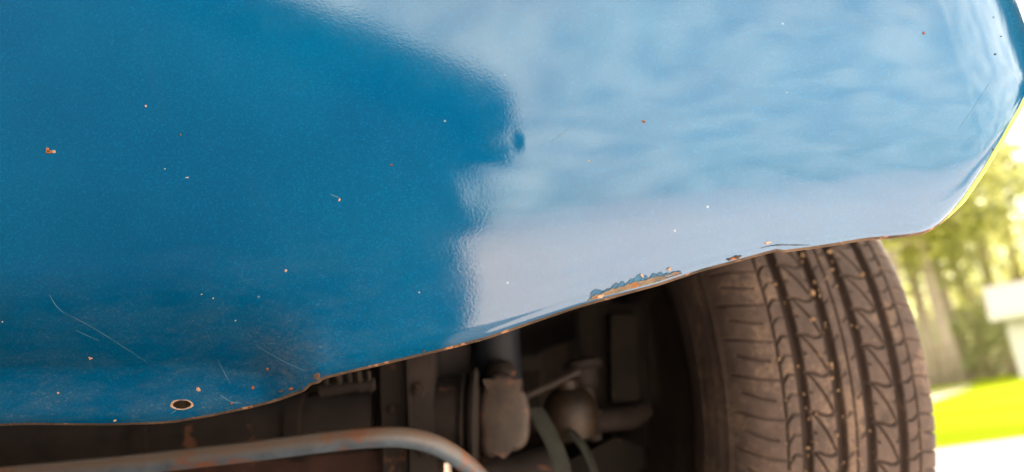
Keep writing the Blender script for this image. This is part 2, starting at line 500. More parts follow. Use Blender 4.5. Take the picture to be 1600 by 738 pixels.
LIP = [(-900, 676), (-400, 668), (-100, 663), (0, 660), (120, 661), (200, 659), (240, 656), (300, 646), (360, 633), (430, 616), (466, 607),
       (474, 601), (480, 597), (494, 595), (499, 590), (520, 584), (600, 565), (700, 541), (760, 525), (830, 501), (900, 477), (960, 460), (1030, 441), (1100, 418),
       (1160, 402), (1200, 391), (1216, 387), (1226, 389), (1280, 382), (1360, 369), (1400, 366), (1425, 363.5), (1444, 360.5), (1459, 355), (1473, 346), (1489, 331),
       (1510, 307), (1540, 263), (1570, 213), (1596, 168), (1620, 122), (1640, 78)]
_lx = np.array([q[0] for q in LIP], float); _ly = np.array([q[1] for q in LIP], float)
def smooth(a, b, x):
    t = min(max((x - a) / (b - a), 0), 1)
    return t * t * (3 - 2 * t)
def face_y(z):
    d = z - ZM
    return d * d / (2 * RT) if d > 0 else d * d / (2 * RB)
def lip_z(s):
    lo, hi = 0.25, 0.75
    x, y, th = plan(s)
    def g(z):
        px, py = proj((x, y + face_y(z), z))
        return np.interp(px, _lx, _ly) - py
    for _ in range(40):
        m = 0.5 * (lo + hi)
        if g(m) < 0: lo = m
        else: hi = m
    return 0.5 * (lo + hi)
Z_TOP = 0.70
S_L, S_R = -0.95, XS + ARC + 0.30
cols = list(np.arange(S_L, -0.34, 0.008)) + list(np.arange(-0.34, XS + 0.12, 0.00165)) + list(np.arange(XS + 0.12, S_R, 0.008))
cols = np.array(cols)
zl = []
for s in cols:
    x, y, th = plan(s)
    px, _ = proj((x, y, 0.45))
    if s < XS + 0.09:
        zl.append(lip_z(s))
    else:
        k = len([1 for c in cols if XS + 0.09 <= c <= s])
        zl.append(None)
_last = max(i for i, q in enumerate(zl) if q is not None)
z_end = zl[_last]
for i in range(_last + 1, len(zl)):
    x, y, th = plan(cols[i])
    ss = (cols[i] - cols[_last]) / (cols[-1] - cols[_last])
    zl[i] = z_end + (0.665 - z_end) * sin(min(ss, 1) * pi / 2)
ZL = np.array(zl)

def panel_pt(i, z):
    s = cols[i]; x, y, th = plan(s)
    d = z - ZL[i]
    yy = y + face_y(z)
    # left: folded lower flange under a tuck
    wl_ = smooth(-0.105, -0.15, s)
    hb = 0.026 * smooth(-0.10, -0.20, s) + 0.004
    if wl_ > 0 and d < hb + 0.06:
        k = 0.55
        t = hb + 0.05 - d
        if t > 0:
            tt = min(t, 0.05)
            lean = 0.5 * k * tt * tt / 0.05
            q = max(t - 0.05, 0)
            back = 0.9 * k * 0.006 * (1 - math.exp(-q / 0.006)) - 0.05 * q
            yy += wl_ * (lean * 1.5 + back * 1.0)
    # rolled lip
    yy += 0.0022 * math.exp(-d / 0.0022) + 0.0010 * math.exp(-d / 0.010) * smooth(-0.12, -0.05, s)
    return x, yy, z
# dent marks, placed on the metal in world x,z
def xz(px, py):
    d = ray(px, py); t = 0.45
    for _ in range(40):
        P = CC + d * t
        x, y, th = plan(min(P[0], XS + 0.02))
        t += (y + face_y(P[2]) - P[1]) / d[1] * 0.7
    return P[0], P[2]
CREASE = [xz(*q) for q in ((600, 190), (640, 225), (680, 268), (712, 308))]
def seg_dist(X, Z, pts):
    best = np.full(X.shape, 9.0); par = np.zeros(X.shape)
    for k in range(len(pts) - 1):
        ax, az = pts[k]; bx, bz = pts[k + 1]
        ux, uz = bx - ax, bz - az
        L2 = ux * ux + uz * uz
        t = np.clip(((X - ax) * ux + (Z - az) * uz) / L2, 0, 1)
        dd = np.hypot(X - ax - t * ux, Z - az - t * uz)
        m = dd < best
        best = np.where(m, dd, best); par = np.where(m, (k + t) / (len(pts) - 1), par)
    return best, par
NR = 210
T = (np.linspace(0, 1, NR)) ** 1.25
P = np.zeros((len(cols), NR, 3))
for i in range(len(cols)):
    for j, t in enumerate(T):
        P[i, j] = panel_pt(i, ZL[i] + (Z_TOP - ZL[i]) * t)
X, Z = P[..., 0], P[..., 2]
disp = np.zeros(X.shape)
d, pr = seg_dist(X, Z, CREASE)
disp -= 0.00013 * np.exp(-(d / 0.0085) ** 2) * np.sin(np.clip(pr, 0.02, 1) * pi * 0.62) * 1.0
# pushed-in dimple: long slope on its left, abrupt on its right
cx, cz = xz(803, 222)
disp += 0.00018 * np.exp(-(((X - cx) / np.where(X < cx, 0.022, 0.0035)) ** 2 + ((Z - cz) / 0.0050) ** 2))
# gentle waviness of old sheet metal, stronger to the right
def waves(X, Z, k, seed):
    r = np.random.default_rng(seed); out = np.zeros(X.shape)
    for _ in range(k):
        lx, lz = r.uniform(0.03, 0.12), r.uniform(0.007, 0.030)
        ph = r.uniform(0, 6.28); tl = r.uniform(-0.35, 0.35)
        out += np.sin(2 * pi * (X / lx + (Z + tl * X) / lz) + ph) * lz
    return out / k
wgt = np.clip((X + 0.0) / 0.2, 0.05, 1) * np.clip((0.30 - X) / 0.06, 0.12, 1)
disp += 0.0048 * waves(X, Z, 18, 3) * wgt
disp += 0.0035 * waves(X * .35 + .3, Z * .35, 8, 21) * np.clip(X / 0.12, 0, 1) * np.clip((0.30 - X) / 0.06, 0.0, 1)
# crumple near the torn notch
cx, cz = xz(478, 588)
g = np.exp(-(((X - cx) / 0.022) ** 2 + ((Z - cz) / 0.010) ** 2))
disp += g * 0.05 * waves(X * 3, Z * 1.5, 10, 11)
P[..., 1] += disp
panel = gridmesh('front_panel', P, [PAINT], None, flip=True)
part(panel)
BVH = BVHTree.FromPolygons([tuple(v) for v in P.reshape(-1, 3)],
    [tuple(int(a) for a in f) for f in np.stack([np.arange(len(cols) * NR).reshape(len(cols), NR)[:-1, :-1], np.arange(len(cols) * NR).reshape(len(cols), NR)[1:, :-1],
     np.arange(len(cols) * NR).reshape(len(cols), NR)[1:, 1:], np.arange(len(cols) * NR).reshape(len(cols), NR)[:-1, 1:]], -1).reshape(-1, 4)])
def on_panel(px, py, lift=0.0):
    h = BVH.ray_cast(Vector(CC), Vector(ray(px, py)))
    if h[0] is None: return None
    n = h[1]
    if n.dot(Vector(ray(px, py))) > 0: n = -n
    return h[0] + n * lift, n
# folded back edge of the lip (thickness of the sheet metal), and its worn raw edge
th_ = []
for i in range(len(cols)):
    p0 = Vector(P[i, 0]); x, y, a = plan(cols[i])
    back = Vector((-sin(a), cos(a), 0))
    th_.append([p0, p0 + back * 0.0007 + Vector((0, 0, -0.0009)), p0 + back * 0.0022 + Vector((0, 0, -0.0011)), p0 + back * 0.0045 + Vector((0, 0, 0.0002)), p0 + back * 0.006 + Vector((0, 0, 0.03))])
lip = gridmesh('lip_edge', np.array([[tuple(v) for v in r] for r in th_]), [EDGE], None)
sub(lip, panel)

FRINGEY = simple('yellow_green_fringe', (0.62, 0.66, 0.08), 0.35)  # bright optical fringe along the edge, modelled as a coloured tube
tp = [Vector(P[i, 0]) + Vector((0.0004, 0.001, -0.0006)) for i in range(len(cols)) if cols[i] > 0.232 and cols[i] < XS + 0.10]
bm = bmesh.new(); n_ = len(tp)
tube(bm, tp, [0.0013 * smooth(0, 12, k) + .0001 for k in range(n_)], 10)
sub(bmobj('edge_fringe', bm, FRINGEY, None), panel)

# ------------------------------------------------------------------ marks on the panel
def chip(px, py, r, mat, name, seed=0, asp=1.0, ang=0.0, lift=0.00012, parent=panel, n=11):
    rr = random.Random(seed * 91 + int(px * 7 + py))
    pts = []
    for k in range(n):
        a = 2 * pi * k / n
        q = r * 0.8 * rr.uniform(0.45, 1.2)
        dx, dy = cos(a) * q * asp, sin(a) * q
        dx, dy = dx * cos(ang) - dy * sin(ang), dx * sin(ang) + dy * cos(ang)
        h = on_panel(px + dx, py + dy, lift)
        if h is None: return None
        pts.append(h[0])
    c, nn = on_panel(px, py, lift + 0.00025)
    inner = [c + (p - c) * 0.72 + nn * 0.00018 * rr.uniform(0.3, 1.2) for p in pts]
    vs = pts + inner + [c]
    fs = []
    for k in range(n):
        fs.append((k, (k + 1) % n, n + (k + 1) % n, n + k)); fs.append((n + k, n + (k + 1) % n, 2 * n))
    return sub(mesh(name, vs, fs, mat, None, False), parent)
for k, (px, py, r, m, asp, ang) in enumerate([
        (75, 237, 7.5, RUST, 1.0, 0.3), (84, 237, 3.2, PRIMER, 1.2, 0), (228, 166, 3.0, PRIMER, .8, 0), (282, 211, 2.4, EDGE, .8, 0),
        (530, 313, 3.4, PRIMER, 0.7, 0.2), (612, 258, 2.3, RUST, 1, 0), (447, 423, 3.6, PRIMER, 0.8, .5), (1006, 190, 3.2, RUST, 1, 0),
        (920, 252, 3.2, PRIMER, .5, .1), (1443, 52, 3.0, RUST, 1, 0), (1555, 85, 2.4, UNDER, 1.3, .4), (1564, 57, 1.6, UNDER, 1, 0), (1552, 27, 1.5, UNDER, 1, 0), (1551, 234, 2.0, UNDER, 1, 0),
        (141, 560, 3.2, PRIMER, 1.3, 0.2), (310, 608, 5, PRIMER, 1.1, .3), (91, 614, 2.8, PRIMER, 1, 0), (395, 606, 3.2, RUST, 1, 0),
        (418, 577, 3, RUST, 1, 0), 
        (258, 264, 1.6, CHIPW, 1.2, .6), (292, 278, 1.8, CHIPW, 3.2, -.05), (315, 460, 2.2, CHIPW, .9, 0), (333, 466, 2.0, CHIPW, 1, 0),
        (368, 501, 1.8, CHIPW, 1, 0), 
        (4, 503, 1.8, CHIPW, 1, 0), 
        (495, 588, 6.5, EDGE, 1.6, -.3), (1199, 380, 3.0, PRIMER, 2.6, -.1), (655, 457, 1.8, CHIPW, .8, .6)]):
    chip(px, py, r, m, 'paint_chip', k, asp, ang)

def scratch(pts, wpx, mat, name='scratch'):
    vs = []; fs = []
    P2 = catmull([(a, b, 0) for a, b in pts], 6)
    for k, q in enumerate(P2):
        t = (P2[min(k + 1, len(P2) - 1)] - P2[max(k - 1, 0)]).normalized()
        w = wpx * (0.35 + 0.65 * sin(pi * (k + .5) / len(P2))) * random.uniform(.6, 1.2)
        for sgn in (-1, 1):
            h = on_panel(q.x - t.y * w * sgn * .5, q.y + t.x * w * sgn * .5, 0.0001)
            if h is None: return
            vs.append(h[0])
        if k: fs.append((2 * k - 2, 2 * k - 1, 2 * k + 1, 2 * k))
    return sub(mesh(name, vs, fs, mat, None, False), panel)
SCR = simple('scratched_paint', (0.035, 0.115, 0.18), 0.7)
for pts, w in (([(77, 460), (88, 478), (101, 490)], 1.6), ([(101, 489), (150, 515), (230, 566)], .9), ([(118, 516), (140, 526), (156, 533)], 1.2), ([(516, 304), (524, 307), (530, 309)], 1.3),
               ([(400, 540), (440, 563), (478, 580)], 1.1), ([(345, 618), (362, 628), (378, 630)], 1.4), 
               ([(860, 222), (880, 208), (893, 195)], .8), ([(1546, 130), (1530, 155), (1500, 200)], .9), ([(268, 646), (276, 641)], 1.8), ([(340, 562), (352, 585), (360, 600)], .8)):
    scratch(pts, w, SCR)

# bolt hole in the lower flange: a dark opening with a worn ring pressed round it
def ring(px, py, rx, ry, ang):
    n = 40; vs = []; fs = []
    for k in range(n):
        a = 2 * pi * k / n
        for q, lift in ((1.20 + 0.07 * sin(2 * a + 1) + .05 * sin(5 * a), 0.0001), (1.12, 0.0005), (1.0, 0.0003), (0.97, -0.0002), (0.96, -0.0006)):
            dx, dy = cos(a) * rx * q, sin(a) * ry * q
            h = on_panel(px + dx * cos(ang) - dy * sin(ang), py + dx * sin(ang) + dy * cos(ang), lift)
            vs.append(h[0])
    for k in range(n):
        for j in range(4):
            a, b = 5 * k + j, 5 * ((k + 1) % n) + j
            fs.append((a, b, b + 1, a + 1))
    r_ = sub(mesh('hole_ring', vs, fs, PRIMER, None, True), panel)
    # opening: cut the panel faces inside the ring
    return r_
HOLE = (284, 632.5, 14.5, 7.0, -0.05)
ring(*HOLE)
bm = bmesh.new(); bm.from_mesh(panel.data)
kill = []
for fc in bm.faces:
    c = fc.calc_center_median()
    if abs(c.x + 0.18) < 0.05 and c.z < 0.40:
        px, py = proj(c)
        if ((px - HOLE[0]) / (HOLE[2] * 1.03)) ** 2 + ((py - HOLE[1]) / (HOLE[3] * 1.05)) ** 2 < 1: kill.append(fc)
bmesh.ops.delete(bm, geom=kill, context='FACES')
bm.to_mesh(panel.data); bm.free()


# curled, rusty paint along the lip
rr = random.Random(5)
def lip_py(px): return float(np.interp(px, _lx, _ly))
def flake(px, py, w, h, ang, mat, curl=0.0007):
    vs = []; fs = []
    n, m_ = 5, 4
    for a in range(n):
        for b in range(m_):
            u, v = a / (n - 1) - .5, b / (m_ - 1)
            jx = rr.uniform(-.12, .12) * w
            dx, dy = u * w * (1 - 0.55 * v) + jx * v, -v * h * (0.75 + 0.5 * rr.random())
            x2, y2 = dx * cos(ang) - dy * sin(ang), dx * sin(ang) + dy * cos(ang)
            hh = on_panel(px + x2, py + y2, 0.00015 + curl * v * v * rr.uniform(.5, 1.1))
            if hh is None: return
            vs.append(hh[0])
    for a in range(n - 1):
        for b in range(m_ - 1):
            k = a * m_ + b
            fs.append((k, k + m_, k + m_ + 1, k + 1))
    sub(mesh('paint_flake', vs, fs, mat, None, False), panel)
def ribbon(name, x0, x1, lo, hi, mat, lift0, lift1, step=1.6):
    """ragged strip following the lip: lo / hi give pixels above the edge"""
    vs = []; fs = []; k = 0
    px = x0
    while px <= x1:
        t = (px - x0) / (x1 - x0)
        a, b = lo(px, t), hi(px, t)
        for q in range(4):
            f = q / 3
            h = on_panel(px + (b - a) * f * .25, lip_py(px) - (a + (b - a) * f), lift0 + (lift1 - lift0) * f * f * rr.uniform(.6, 1.2))
            vs.append(h[0])
        if k:
            for q in range(3):
                fs.append((4 * k - 4 + q, 4 * k + q, 4 * k + q + 1, 4 * k - 3 + q))
        k += 1; px += step
    return sub(mesh(name, vs, fs, mat, None, False), panel)
def rag(px, a, b, c):
    return a * (.5 + .5 * sin(px * .19 + c)) + b * (.5 + .5 * sin(px * .53 + 2 * c)) + rr.uniform(0, 1) * (a + b) * .35
STAIN = worn('rust_stained_edge', (0.05, 0.06, 0.06), (0.19, 0.135, 0.085), .85, 130, .2, (0.20, 0.075, 0.025), 170, .57, .0003)
top1 = lambda px, t: 3 + sin(pi * min(t * 1.15, 1)) * (4 + rag(px, 3, 2, .3))
ribbon('rust_strip', 918, 1066, lambda px, t: 1.2, top1, STAIN, .00008, .0003)
ribbon('lifted_paint', 921, 1064, lambda px, t: 4 + 4 * sin(pi * t), lambda px, t: 6.5 + 4 * sin(pi * t) + max(0, sin(pi * t * 1.05)) * rag(px, 5, 5, 1.1) + (9 * math.exp(-((px - 926) / 9) ** 2)), FLAKE, .0003, .0006)
ribbon('rust_line', 924, 1060, lambda px, t: 4.2 + 3 * sin(pi * t), lambda px, t: 5.4 + 3.4 * sin(pi * t) + rag(px, 1.5, 1.5, 2.2), STAIN, .0005, .0007)
chip(1002, 430, 4.5, PRIMER, 'rust_patch', 3, 1.0, .2, .0009); chip(1045, 420, 4.5, PRIMER, 'rust_patch', 4, .8, .8, .0009); chip(936, 463, 4, PRIMER, 'rust_patch', 5, 2.4, -.3, .0006)
for px, r in ((1145, 3.5), (1152, 4), (1138, 2.5), (440, 2.4), (455, 2.6), (362, 2.0), (180, 2.0), (662, 1.6)):
    chip(px, lip_py(px) - 2.5, r, rr.choice([RUST, PRIMER, EDGE]), 'rust_patch', int(px), 2.2, -.2, .0004)
# torn seam near the outer end of the lip
scratch([(1188, 388), (1200, 385), (1216, 383), (1240, 383), (1265, 383)], 1.6, UNDER, 'seam')

# ------------------------------------------------------------------ rest of the car body (mostly outside the picture)
XL = -0.90 - X_SIDE            # far side of the car
XMID = -0.45
def body():
    # upper front: rounded into the bonnet
    yt = np.array([plan(s)[1] + face_y(Z_TOP) for s in cols]); xt = np.array([plan(s)[0] for s in cols])
    rows = []
    for i in range(len(cols)):
        a = plan(cols[i])[2]
        back = np.array([-sin(a), cos(a), 0])
        p0 = np.array([xt[i], yt[i], Z_TOP])
        rows.append([p0 + back * 0.0 , p0 + back * 0.012 + [0, 0, .05], p0 + back * 0.035 + [0, 0, .09], p0 + back * 0.075 + [0, 0, .115], p0 + back * 0.13 + [0, 0, .125]])
    part(gridmesh('upper_nose', np.array(rows), [PAINT], None, flip=True))
    bm = bmesh.new()
    v = [(X_SIDE - .13, .60, .826), (XL + .13, .60, .826), (XL + .13, 1.95, .93), (X_SIDE - .13, 1.95, .93)]
    prism(bm, v, (0, 0, -.02)); part(bmobj('bonnet', bm, PAINT, None, False))
    # mirrored front end on the far side
    q = [Vector((2 * XMID - p[0], p[1], p[2])) for p in [plan(s)[:2] + (.7,) for s in cols[cols > -.3]]]
    rows = []
    for i, s in enumerate(cols):
        if s < -0.45: continue
        x, y, a = plan(s)
        rows.append([(2 * XMID - x, y + face_y(z), z) for z in np.linspace(min(ZL[i], .69), .70, 14)])
    part(gridmesh('far_front_panel', np.array(rows), [PAINT], None))
    # sides with wheel arch
    for sx, nm in ((X_SIDE, 'side_panel'), (XL, 'far_side_panel')):
        ys = np.linspace(_yc + 0.30, 4.3, 150); rows = []
        for y in ys:
            zb = 0.24
            for yc in (1.02, 3.55):
                dd = abs(y - yc)
                if dd < .40: zb = max(zb, .31 + sqrt(max(.36 ** 2 - (dd * .9) ** 2, 0)))
            rows.append([(sx - (0.015 if zz < .4 else 0) * (1 if sx > 0 else -1), y, zz) for zz in np.linspace(zb, .88, 9)] + [(sx - .05 * (1 if sx > 0 else -1), y, .92)])
        part(gridmesh(nm, np.array(rows), [PAINT], None))
    bm = bmesh.new(); sec = [(1.9, .92), (2.45, 1.33), (2.7, 1.37), (3.2, 1.36), (3.9, .95)]
    prism(bm, [(X_SIDE - .13, a, b) for a, b in sec] + [(X_SIDE - .13, 3.9, .9), (X_SIDE - .13, 1.9, .9)], (XL - X_SIDE + .26, 0, 0))
    part(bmobj('cabin', bm, GLASS, None, False))
    bm = bmesh.new(); prism(bm, [(X_SIDE - .17, a, b + .012) for a, b in sec[1:4]] + [(X_SIDE - .17, 3.2, 1.34), (X_SIDE - .17, 2.45, 1.32)], (XL - X_SIDE + .34, 0, 0))
    part(bmobj('roof', bm, PAINT, None, False))
    bm = bmesh.new(); box(bm, (XMID, 4.05, .90), (X_SIDE - XL - .1, .56, .06), None, .02); part(bmobj('boot_lid', bm, PAINT, None, False))
    # floor pan and engine bay sides keep daylight out of the wheel well
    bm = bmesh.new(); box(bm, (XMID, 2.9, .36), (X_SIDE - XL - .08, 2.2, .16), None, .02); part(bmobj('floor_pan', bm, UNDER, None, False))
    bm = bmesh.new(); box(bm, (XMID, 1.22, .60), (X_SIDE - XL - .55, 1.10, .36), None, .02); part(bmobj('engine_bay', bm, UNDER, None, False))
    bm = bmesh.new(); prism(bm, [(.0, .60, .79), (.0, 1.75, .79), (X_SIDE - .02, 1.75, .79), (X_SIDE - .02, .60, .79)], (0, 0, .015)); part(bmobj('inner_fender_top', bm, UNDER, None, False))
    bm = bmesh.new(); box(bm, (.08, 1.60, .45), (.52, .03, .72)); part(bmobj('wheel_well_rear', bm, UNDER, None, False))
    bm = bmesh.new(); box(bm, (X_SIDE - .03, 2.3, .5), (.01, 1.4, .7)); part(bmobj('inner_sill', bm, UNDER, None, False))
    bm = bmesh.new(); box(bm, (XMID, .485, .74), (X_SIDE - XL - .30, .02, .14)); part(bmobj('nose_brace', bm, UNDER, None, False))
body()

# ------------------------------------------------------------------ wheel: tyre with moulded tread
TR = 0.315
def make_tyre():
    npitch = 60
    prof = catmull([(0, 315, 0), (30, 314.6, 0), (55, 313.4, 0), (68, 311.6, 0), (78, 308.2, 0), (86, 302.5, 0), (92, 294, 0), (97, 281, 0), (100.5, 264, 0), (101, 248, 0), (97, 226, 0), (90, 206, 0), (83, 192, 0), (72, 186, 0)], 40)
    L = [0]
    for a, b in zip(prof, prof[1:]): L.append(L[-1] + (b - a).length)
    L = np.array(L); pw = np.array([q.x for q in prof]); prd = np.array([q.y for q in prof])
    q = list(np.arange(0, 100, 0.75)) + list(np.arange(100, L[-1], 2.2))
    q = np.array(q)
    q = np.concatenate([-q[:0:-1], q])
    aq = np.abs(q)
    w = np.interp(aq, L, pw) * np.sign(q); r = np.interp(aq, L, prd)
    dw = np.gradient(w, q); dr = np.gradient(r, q)
    nw, nr = -dr, dw
    nrow = 36
    PM = 2 * pi * 315 / npitch
    ph = np.arange(nrow) / nrow
    Q, H = np.meshgrid(q, ph, indexing='ij'); S = H * PM
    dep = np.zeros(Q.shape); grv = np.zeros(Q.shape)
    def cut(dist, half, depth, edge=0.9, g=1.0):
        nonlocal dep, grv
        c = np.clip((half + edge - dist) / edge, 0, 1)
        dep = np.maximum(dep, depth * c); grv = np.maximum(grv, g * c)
    for c in (-45, -13.5, 13.5, 45): cut(np.abs(Q - c), 3.7, 7.5, 1.3, .9)
    cut(np.abs(Q), .55, 2.6, .8, .7)
    for c in (-62, 62): cut(np.abs(Q - c), .6, 2.6, .8, .7)
    def poly(pts, half, depth, reps=(-1, 0, 1, 2), lo=None, hi=None, g=.8):
        for k in reps:
            for (x0, p0), (x1, p1) in zip(pts, pts[1:]):
                a0, b0, a1, b1 = x0, (p0 + k) * PM, x1, (p1 + k) * PM
                ux, uy = a1 - a0, b1 - b0
                t = np.clip(((Q - a0) * ux + (S - b0) * uy) / (ux * ux + uy * uy), 0, 1)
                cut(np.hypot(Q - a0 - t * ux, S - b0 - t * uy), half, depth, .8, g)
    for sg in (0, 1):
        x0, x1 = ((-41, -17.5), (17.5, 41))[sg]
        f_ = lambda a: x0 + (x1 - x0) * a
        o = .35 * sg
        poly([(f_(.06), 0 + o), (f_(.34), .24 + o), (f_(.62), .55 + o), (f_(.82), .84 + o), (f_(.92), 1.04 + o)], .5, 3.2)
        poly([(f_(0), -.02 + o), (f_(.3), .02 + o), (f_(.6), .11 + o), (f_(.8), .10 + o), (f_(1), .0 + o)], .65, 3.4)
        poly([(f_(0), .46 + o), (f_(.16), .52 + o)], .5, 2.0)
        poly([(f_(.88), .52 + o), (f_(1), .48 + o)], .5, 2.0)
    poly([(-9, .2), (-4, .06)], .4, 1.6); poly([(4, .72), (9, .56)], .4, 1.6)
    for hf, dp, hw in ((0, 3.0, .6), (.5, 2.0, .35)):
        poly([(-61, .22 + hf), (-56, .02 + hf), (-49, .05 + hf)], hw, dp)
        poly([(49, .36 + hf), (56, .37 + hf), (61.5, .2 + hf)], hw, dp)
        a = 64 if hf == 0 else 70
        poly([(-a, .16 + hf), (-80, .10 + hf), (-(104 if hf == 0 else 96), -.10 + hf)], .55, 2.2, g=.55)
        poly([(a - 1, .2 + hf), (80, .24 + hf), (100, .34 + hf)], .55, 2.2, g=.55)
    # raised lines on the sidewalls
    for c, hgt, hw in ((112, 1.3, .8), (124, .5, .5), (134, .5, .5), (146, 1.8, 1.0), (170, .8, .8)):
        e = np.clip((hw + .9 - np.abs(np.abs(Q) - c)) / .9, 0, 1)
        dep -= hgt * e
    nq = len(q)
    full = np.zeros((npitch * nrow, nq, 3), np.float32); fg = np.zeros((npitch * nrow, nq), np.float32)
    rw = np.random.default_rng(4)
    for k in range(npitch):
        th = (k + ph) * 2 * pi / npitch
        R = (r[:, None] - dep * nr[:, None]); Wd = (w[:, None] - dep * nw[:, None])
        sl = slice(k * nrow, (k + 1) * nrow)
        full[sl, :, 0] = Wd.T / 1000 * 1.04
        full[sl, :, 1] = (-np.cos(th)[None, :] * R).T / 1000
        full[sl, :, 2] = (-np.sin(th)[None, :] * R).T / 1000
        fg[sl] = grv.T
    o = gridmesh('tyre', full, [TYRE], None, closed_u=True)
    at_ = o.data.attributes.new('groove_shade', 'FLOAT', 'POINT')
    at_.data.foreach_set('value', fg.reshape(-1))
    return o
WC = at(1327, 620, 0.705); WHEEL_X = WC.x
wheel = bpy.data.objects.new('front_wheel', None); COL.objects.link(wheel)
wheel.parent = CAR
wheel.matrix_parent_inverse = Matrix.Identity(4)
wheel.location = Vector((WHEEL_X + 0.45 - TR * sin(radians(16)) + 0.004, 0.702 + TR * cos(radians(16)) - 1.9, TR + 0.002))
wheel.rotation_euler = (0, radians(4.0), radians(16))
ty = make_tyre(); ty.parent = wheel
GRIT = worn('tan_grit', (0.13, 0.085, 0.05), (0.26, 0.18, 0.11), .95, 300, .1)
bm = bmesh.new(); rg = random.Random(12)
for k in range(420):
    a_ = radians(rg.uniform(-40, 55)); w_ = rg.choice([rg.uniform(-70, 75), rg.uniform(-40, 10), rg.choice([-45, -13.5, 13.5, 62, -62]) + rg.uniform(-4, 4)]) / 1000
    r_g = .3145 - (abs(w_) / .09) ** 2 * .006 - (.004 if rg.random() < .3 else 0)
    c_ = Vector((w_ * 1.04, -cos(a_) * r_g, sin(a_) * r_g)); sz = rg.uniform(.0006, .0016) if rg.random() < .8 else rg.uniform(.0016, .003)
    vs_ = [bm.verts.new(c_ + Vector((rg.uniform(-1, 1), rg.uniform(-1, 1), rg.uniform(-1, 1))).normalized() * sz * rg.uniform(.7, 1.3)) for _ in range(6)]
    bmesh.ops.convex_hull(bm, input=vs_)
gr_ = bmobj('grit', bm, GRIT, None, False); gr_.parent = wheel; gr_['kind'] = 'stuff'
bm = bmesh.new()
lathe(bm, (0, 0, 0), (1, 0, 0), [(-.085, .192), (-.08, .184), (-.05, .172), (.0, .168), (.045, .170), (.05, .10), (.06, .05), (.065, .0), (.06, .0), (.04, .05), (.035, .10), (.03, .16), (-.05, .16), (-.078, .178)], 48)
o = bmobj('rim', bm, RIMM, None, True, angle=40); o.parent = wheel
bm = bmesh.new(); lathe(bm, (0, 0, 0), (1, 0, 0), [(-.035, .0), (-.035, .135), (-.015, .135), (-.015, 0)], 40)
o = bmobj('brake_disc', bm, STEEL, None, True, angle=40); o.parent = wheel
# the other three wheels stand far outside the picture; one is enough to carry the far front corner
for loc in ((2 * XMID - WHEEL_X, .705 + TR, TR + .002), (WHEEL_X, 3.55, TR + .002), (2 * XMID - WHEEL_X, 3.55, TR + .002)):
    w2 = bpy.data.objects.new('wheel', None); COL.objects.link(w2); w2.parent = CAR
    w2.location = Vector(loc) - Vector((XMID, 1.9, 0))
    for ch in list(wheel.children):
        c = ch.copy(); COL.objects.link(c); c.parent = w2

# ------------------------------------------------------------------ under the car
def addpart(name, bm, mat, sm=True, angle=35):
    return part(bmobj(name, bm, mat, None, sm, angle=angle))
# sway bar
bm = bmesh.new()
pth = catmull([at(-500, 790, .60), at(-150, 762, .60), at(0, 746, .60), at(200, 727, .60), at(380, 707, .60), at(500, 692, .60), at(580, 684, .60), at(640, 685, .605), at(690, 700, .615), at(735, 732, .635), at(780, 780, .68), at(820, 820, .74)], 12)
tube(bm, pth, .0074, 24)
addpart('sway_bar', bm, BAR, angle=80)
# cross member behind the bar
bm = bmesh.new()
a, b = at(-300, 700, .70), at(620, 660, .70)
poly_ = [at(-420, 560, .70), at(640, 540, .70), at(640, 640, .70), at(610, 690, .70), at(450, 705, .70), at(200, 735, .70), at(-420, 800, .70)]
prism(bm, poly_, (0, .10, 0)); addpart('cross_member', bm, UNDER, False)
bm = bmesh.new(); lathe(bm, at(345, 666, .70) + Vector((0, .002, 0)), (0, -1, 0), [(0, .0075), (.004, .0075), (.005, .0045), (.010, .0045), (.011, 0)], 12); addpart('bolt', bm, STEEL)
bm = bmesh.new(); box(bm, at(12, 705, .69), (.03, .02, .06), None, .003); addpart('mount_tab', bm, STEEL, True)
bm = bmesh.new(); tube(bm, [at(-450, 742, .68), at(100, 690, .69), at(400, 672, .695), at(586, 660, .70)], [.026, .026, .026, .026], 24); addpart('axle_tube', bm, STEEL, True, 60)
# rusty lower pan below the bar
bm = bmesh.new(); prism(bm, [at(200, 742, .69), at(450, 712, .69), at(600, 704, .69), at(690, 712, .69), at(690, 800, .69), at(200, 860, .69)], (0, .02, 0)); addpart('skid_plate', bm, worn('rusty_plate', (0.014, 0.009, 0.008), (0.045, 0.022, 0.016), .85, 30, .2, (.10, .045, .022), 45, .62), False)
# vertical bracket: two flanges of a channel
bm = bmesh.new(); prism(bm, [at(592, 520, .675), at(632, 520, .675), at(640, 790, .675), at(600, 790, .675)], (0, .05, 0)); addpart('channel_web', bm, STEEL, False)
bm = bmesh.new(); prism(bm, [at(634, 520, .665), at(674, 520, .665), at(682, 790, .665), at(644, 790, .665)], (0, .06, 0)); addpart('channel_flange', bm, GREYST, False)
bm = bmesh.new(); prism(bm, [at(633, 520, .66), at(636, 520, .66), at(646, 790, .66), at(643, 790, .66)], (0, .01, 0)); addpart('channel_lip', bm, STEEL, False)
# grey plate behind
bm = bmesh.new(); prism(bm, [at(660, 500, .76), at(735, 500, .76), at(736, 604, .76), at(660, 612, .76)], (0, .02, 0)); addpart('frame_plate', bm, worn('lavender_grey_plate', (0.0367, 0.0325, 0.0347), (0.0577, 0.0525, 0.0525), .7, 20, .3), False)
# small rusted bits left of the channel
bm = bmesh.new()
for px, w_ in ((508, 6), (528, 8), (545, 6), (560, 7), (575, 5)):
    tube(bm, [at(px, 580, .64), at(px + 4, 612, .645)], .0022 * w_ / 6, 10)
tube(bm, [at(500, 612, .645), at(540, 605, .645), at(585, 600, .645)], .005, 10)
addpart('clamp', bm, STEEL)
